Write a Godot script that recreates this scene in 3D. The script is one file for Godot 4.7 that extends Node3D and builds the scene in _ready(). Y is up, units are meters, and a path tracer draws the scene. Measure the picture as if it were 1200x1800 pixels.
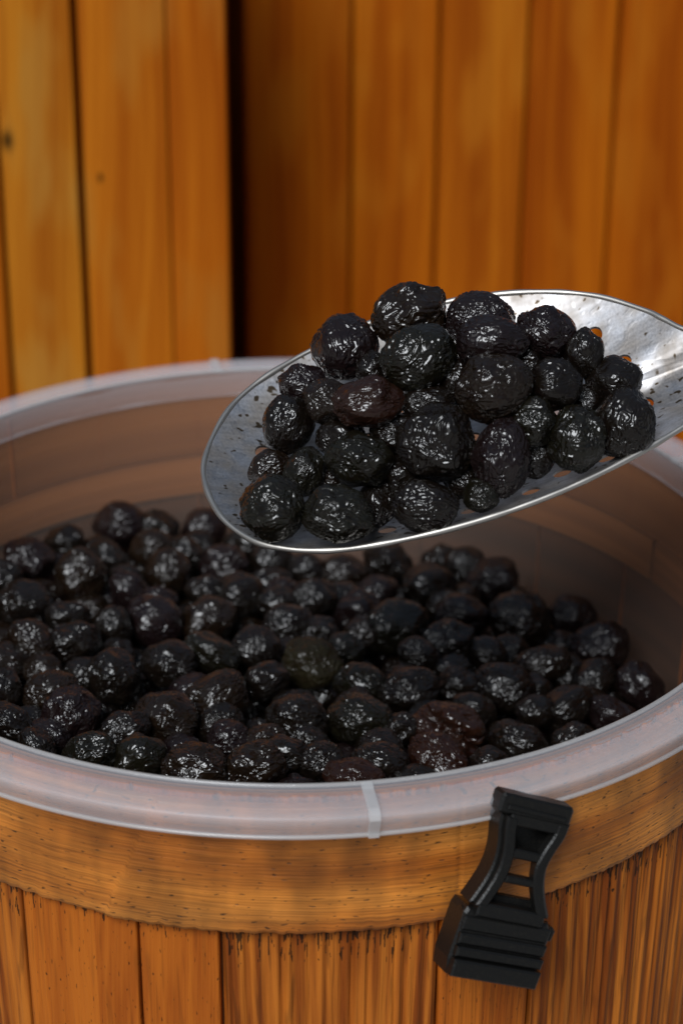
extends Node3D

const RIM := 0.42                      # height of the tub's rim above the ground
const LEFT_WALL := -0.55
const RIGHT_WALL := -0.75
# axes of the photographer's view, which the olives' measured outlines refer to
const VX := Vector3(0.99997, 0.00656, -0.00319)
const VY := Vector3(-0.0073, 0.89911, -0.43765)
const VZ := Vector3(0.0, 0.43766, 0.89914)
# the scoop's own frame
const SC_O := Vector3(0.06594, 0.09368 + RIM, 0.07807)
const SC_U := Vector3(0.97660, 0.19336, -0.09412)
const SC_V := Vector3(-0.15470, 0.32763, -0.93206)
const SC_N := Vector3(-0.14938, 0.92481, 0.34987)

var taken := {}
var rng := RandomNumberGenerator.new()
var olive_meshes: Array = []
var torn_mesh: ArrayMesh
var olive_mats := {}


func numbered(called: String) -> String:
	var n: int = taken.get(called, -1) + 1
	taken[called] = n
	return called if n == 0 else "%s_%03d" % [called, n]


func tag(o: Node, label: String, category: String, group := "") -> void:
	o.set_meta("label", label)
	o.set_meta("category", category)
	if group != "":
		o.set_meta("group", group)


func thing(called: String, label: String, category: String, where := Vector3.ZERO, group := "") -> Node3D:
	var o := Node3D.new()
	o.name = numbered(called)
	add_child(o, true)
	o.position = where
	tag(o, label, category, group)
	return o


func obj(called: String, mesh: Mesh, mat: Material, parent: Node = self) -> MeshInstance3D:
	var o := MeshInstance3D.new()
	o.name = numbered(called) if parent == self else called
	o.mesh = mesh
	for k in mesh.get_surface_count():
		o.set_surface_override_material(k, mat)
	parent.add_child(o, true)
	return o


func noise(seed_: int, freq: float, octaves := 1, kind := FastNoiseLite.TYPE_SIMPLEX_SMOOTH) -> FastNoiseLite:
	var n := FastNoiseLite.new()
	n.seed = seed_
	n.noise_type = kind
	n.frequency = freq
	if octaves > 1:
		n.fractal_type = FastNoiseLite.FRACTAL_FBM
		n.fractal_octaves = octaves
	else:
		n.fractal_type = FastNoiseLite.FRACTAL_NONE
	return n


# ------------------------------------------------------------------ meshes
# A grid of (nu+1) x (nv+1) points from f(i, j) -> Vector3; uv from g(i, j) when given.
func grid(nu: int, nv: int, f: Callable, g = null, flip := false) -> ArrayMesh:
	var v := PackedVector3Array()
	var t := PackedVector2Array()
	for j in nv + 1:
		for i in nu + 1:
			v.append(f.call(i, j))
			t.append(g.call(i, j) if g != null else Vector2(float(i) / nu, float(j) / nv))
	return from_grid(v, t, nu, nv, flip)


func from_grid(v: PackedVector3Array, t: PackedVector2Array, nu: int, nv: int, flip := false, colours := PackedColorArray()) -> ArrayMesh:
	var w := nu + 1
	var idx := PackedInt32Array()
	var nrm := PackedVector3Array()
	nrm.resize(v.size())
	for j in nv:
		for i in nu:
			var a := j * w + i
			var b := a + 1
			var c := a + w
			var d := c + 1
			if flip:
				idx.append_array([a, c, b, b, c, d])
			else:
				idx.append_array([a, b, c, b, d, c])
			var n := (v[d] - v[a]).cross(v[c] - v[b])
			if flip:
				n = -n
			nrm[a] += n
			nrm[b] += n
			nrm[c] += n
			nrm[d] += n
	# join the seam of a grid that closes on itself
	for j in nv + 1:
		if v[j * w].distance_squared_to(v[j * w + nu]) < 1e-14:
			var s := nrm[j * w] + nrm[j * w + nu]
			nrm[j * w] = s
			nrm[j * w + nu] = s
	for i in w:
		if v[i].distance_squared_to(v[nv * w + i]) < 1e-14:
			var s := nrm[i] + nrm[nv * w + i]
			nrm[i] = s
			nrm[nv * w + i] = s
	for k in nrm.size():
		nrm[k] = -nrm[k].normalized()
	var arr := []
	arr.resize(Mesh.ARRAY_MAX)
	arr[Mesh.ARRAY_VERTEX] = v
	arr[Mesh.ARRAY_NORMAL] = nrm
	arr[Mesh.ARRAY_TEX_UV] = t
	arr[Mesh.ARRAY_INDEX] = idx
	if colours.size():
		arr[Mesh.ARRAY_COLOR] = colours
	var m := ArrayMesh.new()
	m.add_surface_from_arrays(Mesh.PRIMITIVE_TRIANGLES, arr)
	return m


# A closed profile (r, y) turned about the upright axis from a0 to a1 (radians, 0 towards the viewer).
func lathe(profile: PackedVector2Array, a0: float, a1: float, n: int, wobble = null) -> ArrayMesh:
	var m := profile.size()
	return grid(n, m - 1, func(i, j):
		var a: float = lerp(a0, a1, float(i) / n)
		var p: Vector2 = profile[j]
		if wobble != null:
			p = wobble.call(a, p)
		return Vector3(sin(a) * p.x, p.y, cos(a) * p.x))


# A prism over a polygon (anticlockwise) from z0 up to z1 with a chamfered upper edge.
func prism(st: SurfaceTool, poly: PackedVector2Array, z0: float, z1: float, bevel: float, place := Transform3D.IDENTITY) -> void:
	var n := poly.size()
	var inner := PackedVector2Array()
	for i in n:
		var p := poly[i]
		var d0 := (p - poly[(i + n - 1) % n]).normalized()
		var d1 := (poly[(i + 1) % n] - p).normalized()
		var q := (d0.orthogonal() + d1.orthogonal())
		var l := maxf(q.length_squared(), 0.5)
		inner.append(p - q * (2.0 * bevel / l) * signf(area(poly)))
	var rings := [[poly, z0], [poly, z1 - bevel], [inner, z1]]
	for k in 2:
		var lo: PackedVector2Array = rings[k][0]
		var hi: PackedVector2Array = rings[k + 1][0]
		for i in n:
			var i2 := (i + 1) % n
			var a := place * Vector3(lo[i].x, lo[i].y, rings[k][1])
			var b := place * Vector3(lo[i2].x, lo[i2].y, rings[k][1])
			var c := place * Vector3(hi[i].x, hi[i].y, rings[k + 1][1])
			var d := place * Vector3(hi[i2].x, hi[i2].y, rings[k + 1][1])
			for p in [a, c, b, b, c, d]:
				st.add_vertex(p)
	var tri := Geometry2D.triangulate_polygon(inner)
	for k in range(0, tri.size(), 3):
		var f := [inner[tri[k]], inner[tri[k + 1]], inner[tri[k + 2]]]
		var cw: bool = (f[1] - f[0]).cross(f[2] - f[0]) < 0.0
		for q in (f if cw else [f[0], f[2], f[1]]):
			st.add_vertex(place * Vector3(q.x, q.y, z1))
	var back := Geometry2D.triangulate_polygon(poly)
	for k in range(0, back.size(), 3):
		var f := [poly[back[k]], poly[back[k + 1]], poly[back[k + 2]]]
		var cw: bool = (f[1] - f[0]).cross(f[2] - f[0]) < 0.0
		for q in ([f[0], f[2], f[1]] if cw else f):
			st.add_vertex(place * Vector3(q.x, q.y, z0))


func area(poly: PackedVector2Array) -> float:
	var s := 0.0
	for i in poly.size():
		s += poly[i].cross(poly[(i + 1) % poly.size()])
	return s / 2.0


func begin() -> SurfaceTool:
	var st := SurfaceTool.new()
	st.begin(Mesh.PRIMITIVE_TRIANGLES)
	st.set_smooth_group(-1)
	return st


func finish(st: SurfaceTool) -> ArrayMesh:
	st.generate_normals()
	return st.commit()


# A board: width along x, height along y, chamfered front edges, its uv in metres over the texture's size.
func board(x0: float, x1: float, y0: float, y1: float, z: float, thick: float, chamfer: float, tex: Vector2, shift: Vector2, cup := 0.0) -> ArrayMesh:
	var xs := [x0, x0, x0 + chamfer * 0.4, x0 + chamfer, lerp(x0, x1, 0.25), lerp(x0, x1, 0.5), lerp(x0, x1, 0.75), x1 - chamfer, x1 - chamfer * 0.4, x1, x1]
	var zs := [z - thick, z - chamfer, z - chamfer * 0.3, z, z + cup * 0.75, z + cup, z + cup * 0.75, z, z - chamfer * 0.3, z - chamfer, z - thick]
	return grid(10, 6, func(i, j): return Vector3(xs[i], lerp(y0, y1, j / 6.0), zs[i]),
		func(i, j): return Vector2((xs[i] - x0 + (zs[i] - z) * (1.0 if i < 2 else -1.0 if i > 8 else 0.0)) / tex.x + shift.x, 1.0 - lerp(y0, y1, j / 6.0) / tex.y + shift.y), true)


# ------------------------------------------------------------------ computed textures
# Wood, the grain running down the picture (across it when "lying"). Sizes in mm. Gives [colour, relief].
func wood(w: int, h: int, wmm: float, hmm: float, seed_: int, o: Dictionary) -> Array:
	var nb := noise(seed_, o.get("band", 0.05))
	var nw := noise(seed_ + 1, 0.011)
	var nf := noise(seed_ + 2, o.get("fibre", 0.9))
	var np := noise(seed_ + 3, 0.02, 3)
	var ns := noise(seed_ + 4, 1.0)
	var nc := noise(seed_ + 5, o.get("ring", 0.25))
	var dark: Color = o.dark
	var light: Color = o.light
	var grey: Color = o.get("grey", light)
	var knots: Array = o.get("knots", [])
	var specks: float = o.get("specks", 0.0)
	var streak: float = o.get("streak", 0.0)
	var ringy: float = o.get("ringy", 0.35)
	var stain: float = o.get("stain", 0.0)
	var lying: bool = o.get("lying", false)
	var blotch: float = o.get("blotch", 0.0)
	var patchy: float = o.get("pat", 0.25)
	var nk := noise(seed_ + 6, 0.03, 3)
	var fibre: float = o.get("fib", 0.08)
	var col := PackedByteArray()
	var hgt := PackedByteArray()
	col.resize(w * h * 3)
	hgt.resize(w * h)
	for y in h:
		for x in w:
			var X := x * wmm / w
			var Y := y * hmm / h
			if lying:
				var s := X
				X = Y
				Y = s
			var kd := 0.0
			var push := 0.0
			for k: Vector3 in knots:
				var d := Vector2(X - k.x, (Y - k.y) * 0.55).length() / k.z
				if d < 6.0:
					var e := exp(-d * d)
					kd = maxf(kd, e if d > 0.0 else 1.0)
					push += signf(X - k.x) * exp(-d * d * 0.12) * k.z * 1.2
			var q := X - push + nw.get_noise_2d(X * 0.7, Y * 0.18) * 9.0
			var band := nb.get_noise_2d(q, Y * 0.05)
			var ring := nc.get_noise_2d(q, Y * 0.012)
			var fib := nf.get_noise_2d(q * 1.0, Y * 0.03)
			var pat := np.get_noise_2d(X, Y * 0.3)
			var t := clampf(0.5 + 0.55 * band + ringy * ring + fibre * fib + patchy * pat, 0.0, 1.0)
			var c := dark.lerp(light, t)
			if pat > 0.0:
				c = c.lerp(grey, minf(pat * 1.2, 0.6))
			var r := 0.5 + 0.25 * ring + 0.22 * fib
			var m := 1.0
			if kd > 0.02:
				m *= 1.0 - 0.72 * kd
			if specks > 0.0:
				var s := ns.get_noise_2d(X * 0.75 + 31.0, Y * 0.20)
				var cut := 0.80 - specks * (0.30 + 0.35 * pat)
				if s > cut:
					var e := minf((s - cut) * 7.0, 1.0)
					m *= 1.0 - 0.52 * e
					r -= 0.30 * e
			if blotch > 0.0:
				m *= 1.0 + blotch * nk.get_noise_2d(X * 0.5, Y * 1.3) * 1.6
			if streak > 0.0:
				var s := ns.get_noise_2d(X * 0.42 + 90.0, Y * 0.025)
				var lim := 0.42 + 0.25 * pat
				if s > lim:
					m *= 1.0 - streak * minf((s - lim) * 4.0, 1.0)
			if stain > 0.0:
				# black mould bleeding down the grain from the upper end of the wood
				var reach := stain * (0.30 + 0.9 * absf(ns.get_noise_2d(X * 0.33, 7.0)) + 0.35 * nf.get_noise_2d(X * 0.4, 3.0))
				var s := ns.get_noise_2d(X * 0.8, Y * 0.11 + 40.0)
				if Y < reach and s > -0.35 + 0.9 * Y / maxf(reach, 0.1):
					var e := minf((s + 0.35) * 2.2, 1.0)
					m *= 1.0 - 0.60 * e
			var p := y * w + x
			col[p * 3] = int(clampf(c.r * m, 0.0, 1.0) * 255.0)
			col[p * 3 + 1] = int(clampf(c.g * m, 0.0, 1.0) * 255.0)
			col[p * 3 + 2] = int(clampf(c.b * m, 0.0, 1.0) * 255.0)
			hgt[p] = int(clampf(r, 0.0, 1.0) * 255.0)
	var a := Image.create_from_data(w, h, false, Image.FORMAT_RGB8, col)
	var b := Image.create_from_data(w, h, false, Image.FORMAT_L8, hgt)
	return [ImageTexture.create_from_image(a), ImageTexture.create_from_image(b)]


func wood_mat(tex: Array, tint: Color, rough: float, relief: float, shine := 0.4) -> StandardMaterial3D:
	var m := StandardMaterial3D.new()
	m.albedo_color = tint
	m.albedo_texture = tex[0]
	m.roughness = rough
	m.metallic_specular = shine
	m.heightmap_enabled = true
	m.heightmap_scale = relief
	m.heightmap_texture = tex[1]
	return m


# ------------------------------------------------------------------ olives
# A shrivelled olive of about unit radius: shallow dents, a net of folds, finer creases in patches.
func ridge(x: float) -> float:
	return 1.0 - sqrt(x * x + 0.006)


func olive_mesh(k: int, torn := false) -> ArrayMesh:
	var nu := 256
	var nv := 156
	var n1 := noise(k * 17 + 1, 1.0)
	var n2 := noise(k * 17 + 2, 1.0)
	var n3 := noise(k * 17 + 3, 1.0)
	var r := RandomNumberGenerator.new()
	r.seed = 900 + k
	var dents := r.randf_range(0.07, 0.15)
	var folds := r.randf_range(0.045, 0.080)
	var fine := r.randf_range(0.045, 0.070)
	var f1 := r.randf_range(2.0, 3.0)
	var f2 := r.randf_range(4.6, 6.4)
	var along := r.randf_range(0.40, 0.80)      # the folds run mostly from stem to tip
	var calm := r.randf_range(-0.30, 0.20)
	var stem := r.randf_range(0.04, 0.16)
	var creases := r.randf_range(0.036, 0.054)
	var pitch := r.randf_range(9.5, 14.0)
	var lean := Vector2.from_angle(r.randf() * TAU)
	var egg := r.randf_range(-0.06, 0.06)
	var v := PackedVector3Array()
	var t := PackedVector2Array()
	var c := PackedColorArray()
	for j in nv + 1:
		var th := PI * j / nv
		for i in nu + 1:
			var ph := TAU * (i % nu) / nu
			var n := Vector3(cos(th), sin(th) * cos(ph), sin(th) * sin(ph))
			var w := n * Vector3(along, 1.0, 1.0)
			w += 0.20 * Vector3(n1.get_noise_3dv(n * 2.0), n2.get_noise_3dv(n * 2.0), n3.get_noise_3dv(n * 2.0))
			var patch := smoothstep(-0.40, 0.30, n3.get_noise_3dv(n * 1.2) - calm)
			var a := ridge(n1.get_noise_3dv(w * f1))
			var b := ridge(n2.get_noise_3dv(w * f2 + Vector3(3, 1, 2)))
			# long creases that wander and merge: rounded folds with sharp valleys
			var sway := 2.6 * n1.get_noise_3dv(w * 1.4 + Vector3(7, 0, 3)) + 1.1 * n2.get_noise_3dv(w * 3.1)
			var c1 := absf(sin((n.y * lean.x + n.z * lean.y) * pitch + sway * 2.2))
			var c2 := absf(sin((n.y * -lean.y + n.z * lean.x + n.x * 0.35) * pitch * 0.85 + sway * 1.7 + 1.0))
			var turn := smoothstep(-0.25, 0.25, n2.get_noise_3dv(n * 1.5 + Vector3(2, 4, 8)))
			var e := pow(lerpf(c1, c2, turn), 0.8)
			var d := 1.0 + dents * n2.get_noise_3dv(n * 1.0) + egg * n.x
			d += folds * (a * a - 0.55) * lerp(0.5, 1.0, patch)
			d += fine * 0.40 * (b * b - 0.55) * lerp(0.35, 1.0, patch) + creases * (e - 0.6) * lerp(0.30, 1.0, patch)
			d -= stem * exp(-th * th / 0.030)
			if torn:
				# the skin has split and gapes along one side
				var s := n.x * 0.25 + n.y * 0.55 - 0.10 + 0.10 * n1.get_noise_3dv(n * 2.5)
				var gape := exp(-s * s / 0.012) * smoothstep(-0.25, 0.5, n.z)
				d -= 0.30 * gape
			v.append(n * d)
			t.append(Vector2(float(i) / nu, float(j) / nv))
			var p := 0.5 + 0.5 * n1.get_noise_3dv(n * 1.7 + Vector3(5, 5, 5)) + 0.35 * n2.get_noise_3dv(n * 6.0)
			c.append(Color(0.75, 0.72, 0.72).lerp(Color(3.0, 1.55, 0.95), clampf(p - 0.15, 0.0, 1.0)))
	return from_grid(v, t, nu, nv, false, c)


func make_olive_stuff() -> void:
	for k in 14:
		olive_meshes.append(olive_mesh(k))
	torn_mesh = olive_mesh(31, true)
	var crease := NoiseTexture2D.new()
	var nz := noise(71, 0.022, 3)
	nz.fractal_type = FastNoiseLite.FRACTAL_RIDGED
	nz.domain_warp_enabled = true
	nz.domain_warp_amplitude = 18.0
	nz.domain_warp_frequency = 0.02
	crease.noise = nz
	crease.width = 512
	crease.height = 512
	crease.seamless = true
	var skins := {"k": Color(0.0066, 0.0043, 0.0032), "p": Color(0.0095, 0.0050, 0.0056), "b": Color(0.0105, 0.0058, 0.0034), "g": Color(0.0072, 0.0060, 0.0034), "r": Color(0.0190, 0.0066, 0.0040), "m": Color(0.0200, 0.0160, 0.0085), "s": Color(0.0200, 0.0072, 0.0044)}
	for s in skins:
		var m := StandardMaterial3D.new()
		m.albedo_color = (skins[s] as Color).linear_to_srgb()
		m.vertex_color_use_as_albedo = true
		m.roughness = 0.5 if s == "m" else 0.38
		m.metallic_specular = 0.25
		m.clearcoat_enabled = true
		m.clearcoat = 0.35 if s == "m" else 0.9
		m.clearcoat_roughness = 0.09
		m.heightmap_enabled = true
		m.heightmap_texture = crease
		m.heightmap_scale = 0.004
		m.uv1_triplanar = true
		m.uv1_scale = Vector3(0.7, 0.7, 0.7)
		olive_mats[s] = m


# An olive rolled about its long axis by quarters, either end foremost, so that other folds show without shear.
func quarter_turn() -> Basis:
	var roll := Basis(Vector3.RIGHT, PI / 2 * (rng.randi() % 4))
	return roll * Basis(Vector3.UP, PI) if rng.randf() < 0.5 else roll


func olive(at: Vector3, a: float, b: float, tilt: float, tone: String) -> MeshInstance3D:
	var mesh: ArrayMesh = torn_mesh if tone == "s" else olive_meshes[rng.randi() % olive_meshes.size()]
	var o := obj("olive", mesh, olive_mats[tone])
	if absf(tilt) > 45.0 and a < b:
		var long := b
		b = a
		a = long
	var frame := Basis(VX, VY, VZ) * Basis(Vector3.BACK, deg_to_rad(tilt)) * Basis.from_scale(Vector3(a, b, (a + b) * 0.5))
	if tone != "s":
		frame = frame * quarter_turn()
	o.transform = Transform3D(frame, at)
	return o


func tub(x: float, y: float, z: float, a: float, b: float, tilt: float, tone: String, label: String) -> void:
	if absf(tilt) < 6.0 and tone != "s":
		tilt = rng.randf_range(-50.0, 45.0)
		a *= 1.07
		b *= 0.95
	var o := olive(Vector3(x, y, z) / 1000.0 + Vector3(0, RIM, 0), a / 1000.0 * 1.08, b / 1000.0 * 1.08, tilt, tone)
	tag(o, label, "olive", "black olives heaped in the tub")


func scooped(x: float, y: float, z: float, a: float, b: float, tilt: float, tone: String, label: String) -> void:
	var o := olive(Vector3(x, y, z) / 1000.0 + Vector3(0, RIM, 0), a / 1000.0 * 1.07, b / 1000.0 * 1.07, tilt, tone)
	tag(o, label, "olive", "black olives lying in the scoop")


# ------------------------------------------------------------------ the scoop
func scoop_edge() -> PackedVector2Array:
	# its outline, in mm of its own frame: a long egg that narrows into the neck of the handle
	var pts := [Vector2(-102, -3), Vector2(-99, 13), Vector2(-89, 32), Vector2(-77, 44), Vector2(-62, 53), Vector2(-46, 60), Vector2(-21, 68), Vector2(8, 70.5), Vector2(30, 68.7), Vector2(51, 63.5), Vector2(70, 54.5), Vector2(86, 40.5), Vector2(92, 33), Vector2(99, 24), Vector2(110, 17.5), Vector2(124, 15), Vector2(124, -9), Vector2(110, -13), Vector2(97, -21), Vector2(84, -29.5), Vector2(59, -40.5), Vector2(35, -48.5), Vector2(12, -53.6), Vector2(-11, -56.4), Vector2(-33, -57), Vector2(-50, -56), Vector2(-63, -53.5), Vector2(-76, -48.5), Vector2(-88, -40), Vector2(-98, -24)]
	var out := PackedVector2Array()
	var n := pts.size()
	for i in n:
		for k in 12:
			var p: Vector2 = pts[i].cubic_interpolate(pts[(i + 1) % n], pts[(i + n - 1) % n], pts[(i + 2) % n], k / 12.0)
			out.append(p / 1000.0)
	return out


func make_scoop(metal: Material, edge_metal: Material) -> void:
	var root := thing("perforated_scoop", "dented grey metal scoop with round holes, heaped with olives above the tub", "scoop", SC_O)
	root.basis = Basis(SC_U, SC_V, SC_N)
	var edge := scoop_edge()
	var mid := Vector2(0.0, 0.007)
	var reach := PackedFloat32Array()
	for k in 721:
		var dir := Vector2.from_angle(TAU * k / 720.0)
		var best := 0.0
		for i in edge.size():
			var hit: Variant = Geometry2D.segment_intersects_segment(mid, mid + dir * 0.3, edge[i], edge[(i + 1) % edge.size()])
			if hit != null:
				best = maxf(best, mid.distance_to(hit))
		reach.append(best)
	var plan := func(X: float, Y: float) -> Vector2:
		var q := Vector2(X * sqrt(1.0 - Y * Y / 2.0), Y * sqrt(1.0 - X * X / 2.0))
		var s := q.length()
		if s < 1e-6:
			return mid
		var a := fposmod(q.angle(), TAU) / TAU * 720.0
		var k := mini(int(a), 719)
		return mid + q / s * lerpf(reach[k], reach[k + 1], a - k) * s
	var deep := func(p: Vector2) -> float:
		var q: Vector2 = p - mid
		var a := fposmod(q.angle(), TAU) / TAU * 720.0
		var k := mini(int(a), 719)
		var s := minf(q.length() / lerpf(reach[k], reach[k + 1], a - k), 1.0)
		return -0.026 * (1.0 - s * s)
	# the holes: one ring well inside the rim, and fewer nearer the middle
	var N := 112
	var T := 10
	var want: Array[Vector2] = []
	for p: Vector2 in [Vector2(-77, 14.6), Vector2(63.9, 40), Vector2(72.5, 23.4), Vector2(77.3, 3.9), Vector2(53.8, -28.9), Vector2(22.4, -36.2), Vector2(-36, -40), Vector2(-3, -38), Vector2(-70, -20)]:
		want.append(p / 1000.0)
	for ring: Vector2 in [Vector2(0.70, 22), Vector2(0.42, 12), Vector2(0.12, 3)]:
		for k in int(ring.y):
			var a: float = TAU * (k + 0.3) / ring.y
			var i := int(a / TAU * 720.0)
			var p := mid + Vector2.from_angle(a) * reach[i] * ring.x
			if ring.x > 0.6 and p.x > 0.085:
				continue
			var free := true
			for q in want:
				free = free and q.distance_to(p) > 0.0155
			if free:
				want.append(p)
	var P: Array[Vector2] = []
	for j in N + 1:
		for i in N + 1:
			P.append(plan.call(2.0 * i / N - 1.0, 2.0 * j / N - 1.0))
	var gone := {}
	var tiles: Array = []
	for p in want:
		var best := 1e9
		var at := Vector2i.ZERO
		for j in range(T, N - T):
			for i in range(T, N - T):
				var d := P[j * (N + 1) + i].distance_squared_to(p)
				if d < best:
					best = d
					at = Vector2i(i, j)
		var i0 := at.x - T / 2
		var j0 := at.y - T / 2
		var clash := false
		for j in T:
			for i in T:
				clash = clash or gone.has((j0 + j) * N + i0 + i)
		if clash:
			continue
		for j in T:
			for i in T:
				gone[(j0 + j) * N + i0 + i] = true
		tiles.append([i0, j0])
	var v := PackedVector3Array()
	var uv := PackedVector2Array()
	var idx := PackedInt32Array()
	var nrm := PackedVector3Array()
	var put := func(p: Vector2, under: float, facing: Vector3) -> int:
		var e := 0.0015
		var dx: float = (deep.call(p + Vector2(e, 0)) - deep.call(p - Vector2(e, 0))) / (2 * e)
		var dy: float = (deep.call(p + Vector2(0, e)) - deep.call(p - Vector2(0, e))) / (2 * e)
		v.append(Vector3(p.x, p.y, deep.call(p) - under))
		var n := Vector3(-dx, -dy, 1).normalized()
		nrm.append(facing if facing != Vector3.ZERO else (n if under == 0.0 else -n))
		uv.append(p / 0.25 + Vector2(0.5, 0.5))
		return v.size() - 1
	for side in 2:
		var under := 0.0012 * side
		var id := PackedInt32Array()
		for p in P:
			id.append(put.call(p, under, Vector3.ZERO))
		for j in N:
			for i in N:
				if gone.has(j * N + i):
					continue
				var a := id[j * (N + 1) + i]
				var b := id[j * (N + 1) + i + 1]
				var c := id[(j + 1) * (N + 1) + i]
				var d := id[(j + 1) * (N + 1) + i + 1]
				idx.append_array([a, c, b, b, c, d] if side == 0 else [a, b, c, b, d, c])
		for tile in tiles:
			var ringp: Array[Vector2i] = []
			for k in T:
				ringp.append(Vector2i(tile[0] + k, tile[1]))
			for k in T:
				ringp.append(Vector2i(tile[0] + T, tile[1] + k))
			for k in T:
				ringp.append(Vector2i(tile[0] + T - k, tile[1] + T))
			for k in T:
				ringp.append(Vector2i(tile[0], tile[1] + T - k))
			var centre := P[(tile[1] + T / 2) * (N + 1) + tile[0] + T / 2]
			var n := ringp.size()
			var inn := PackedInt32Array()
			var wall0 := PackedInt32Array()
			var wall1 := PackedInt32Array()
			for q in ringp:
				var out2: Vector2 = (P[q.y * (N + 1) + q.x] - centre).normalized()
				var cp := centre + out2 * 0.0037
				inn.append(put.call(cp, under, Vector3.ZERO))
				if side == 0:
					wall0.append(put.call(cp, 0.0, Vector3(-out2.x, -out2.y, 0)))
					wall1.append(put.call(cp, 0.0012, Vector3(-out2.x, -out2.y, 0)))
			for k in n:
				var k2 := (k + 1) % n
				var a := id[ringp[k].y * (N + 1) + ringp[k].x]
				var b := id[ringp[k2].y * (N + 1) + ringp[k2].x]
				idx.append_array([a, inn[k], b, b, inn[k], inn[k2]] if side == 0 else [a, b, inn[k], b, inn[k2], inn[k]])
				if side == 0:
					idx.append_array([wall0[k], wall1[k], wall0[k2], wall0[k2], wall1[k], wall1[k2]])
	var arr := []
	arr.resize(Mesh.ARRAY_MAX)
	arr[Mesh.ARRAY_VERTEX] = v
	arr[Mesh.ARRAY_NORMAL] = nrm
	arr[Mesh.ARRAY_TEX_UV] = uv
	arr[Mesh.ARRAY_INDEX] = idx
	var bowl := ArrayMesh.new()
	bowl.add_surface_from_arrays(Mesh.PRIMITIVE_TRIANGLES, arr)
	obj("bowl", bowl, metal, root)
	# the turned edge, a little uneven
	var wav := noise(3, 60.0)
	var m := edge.size()
	var rim := grid(m, 10, func(i, j):
		var p: Vector2 = edge[i % m]
		var t: Vector2 = (edge[(i + 1) % m] - edge[(i + m - 1) % m]).normalized()
		var o := Vector2(t.y, -t.x)
		if o.dot(p - mid) < 0.0:
			o = -o
		var a: float = TAU * j / 10.0
		var r: float = 0.00125 * (1.0 + 0.20 * wav.get_noise_2d(p.x, p.y))
		return Vector3(p.x + o.x * r * cos(a), p.y + o.y * r * cos(a), -0.0006 + r * 1.05 * sin(a)))
	obj("rim_edge", rim, edge_metal, root)
	# the handle leaves the frame to the right
	var st := begin()
	prism(st, PackedVector2Array([Vector2(0.121, -0.0088), Vector2(0.21, -0.008), Vector2(0.36, -0.010), Vector2(0.368, 0.002), Vector2(0.36, 0.015), Vector2(0.21, 0.0135), Vector2(0.121, 0.0146)]), -0.0022, 0.0008, 0.0006)
	obj("handle", finish(st), edge_metal, root)


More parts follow.
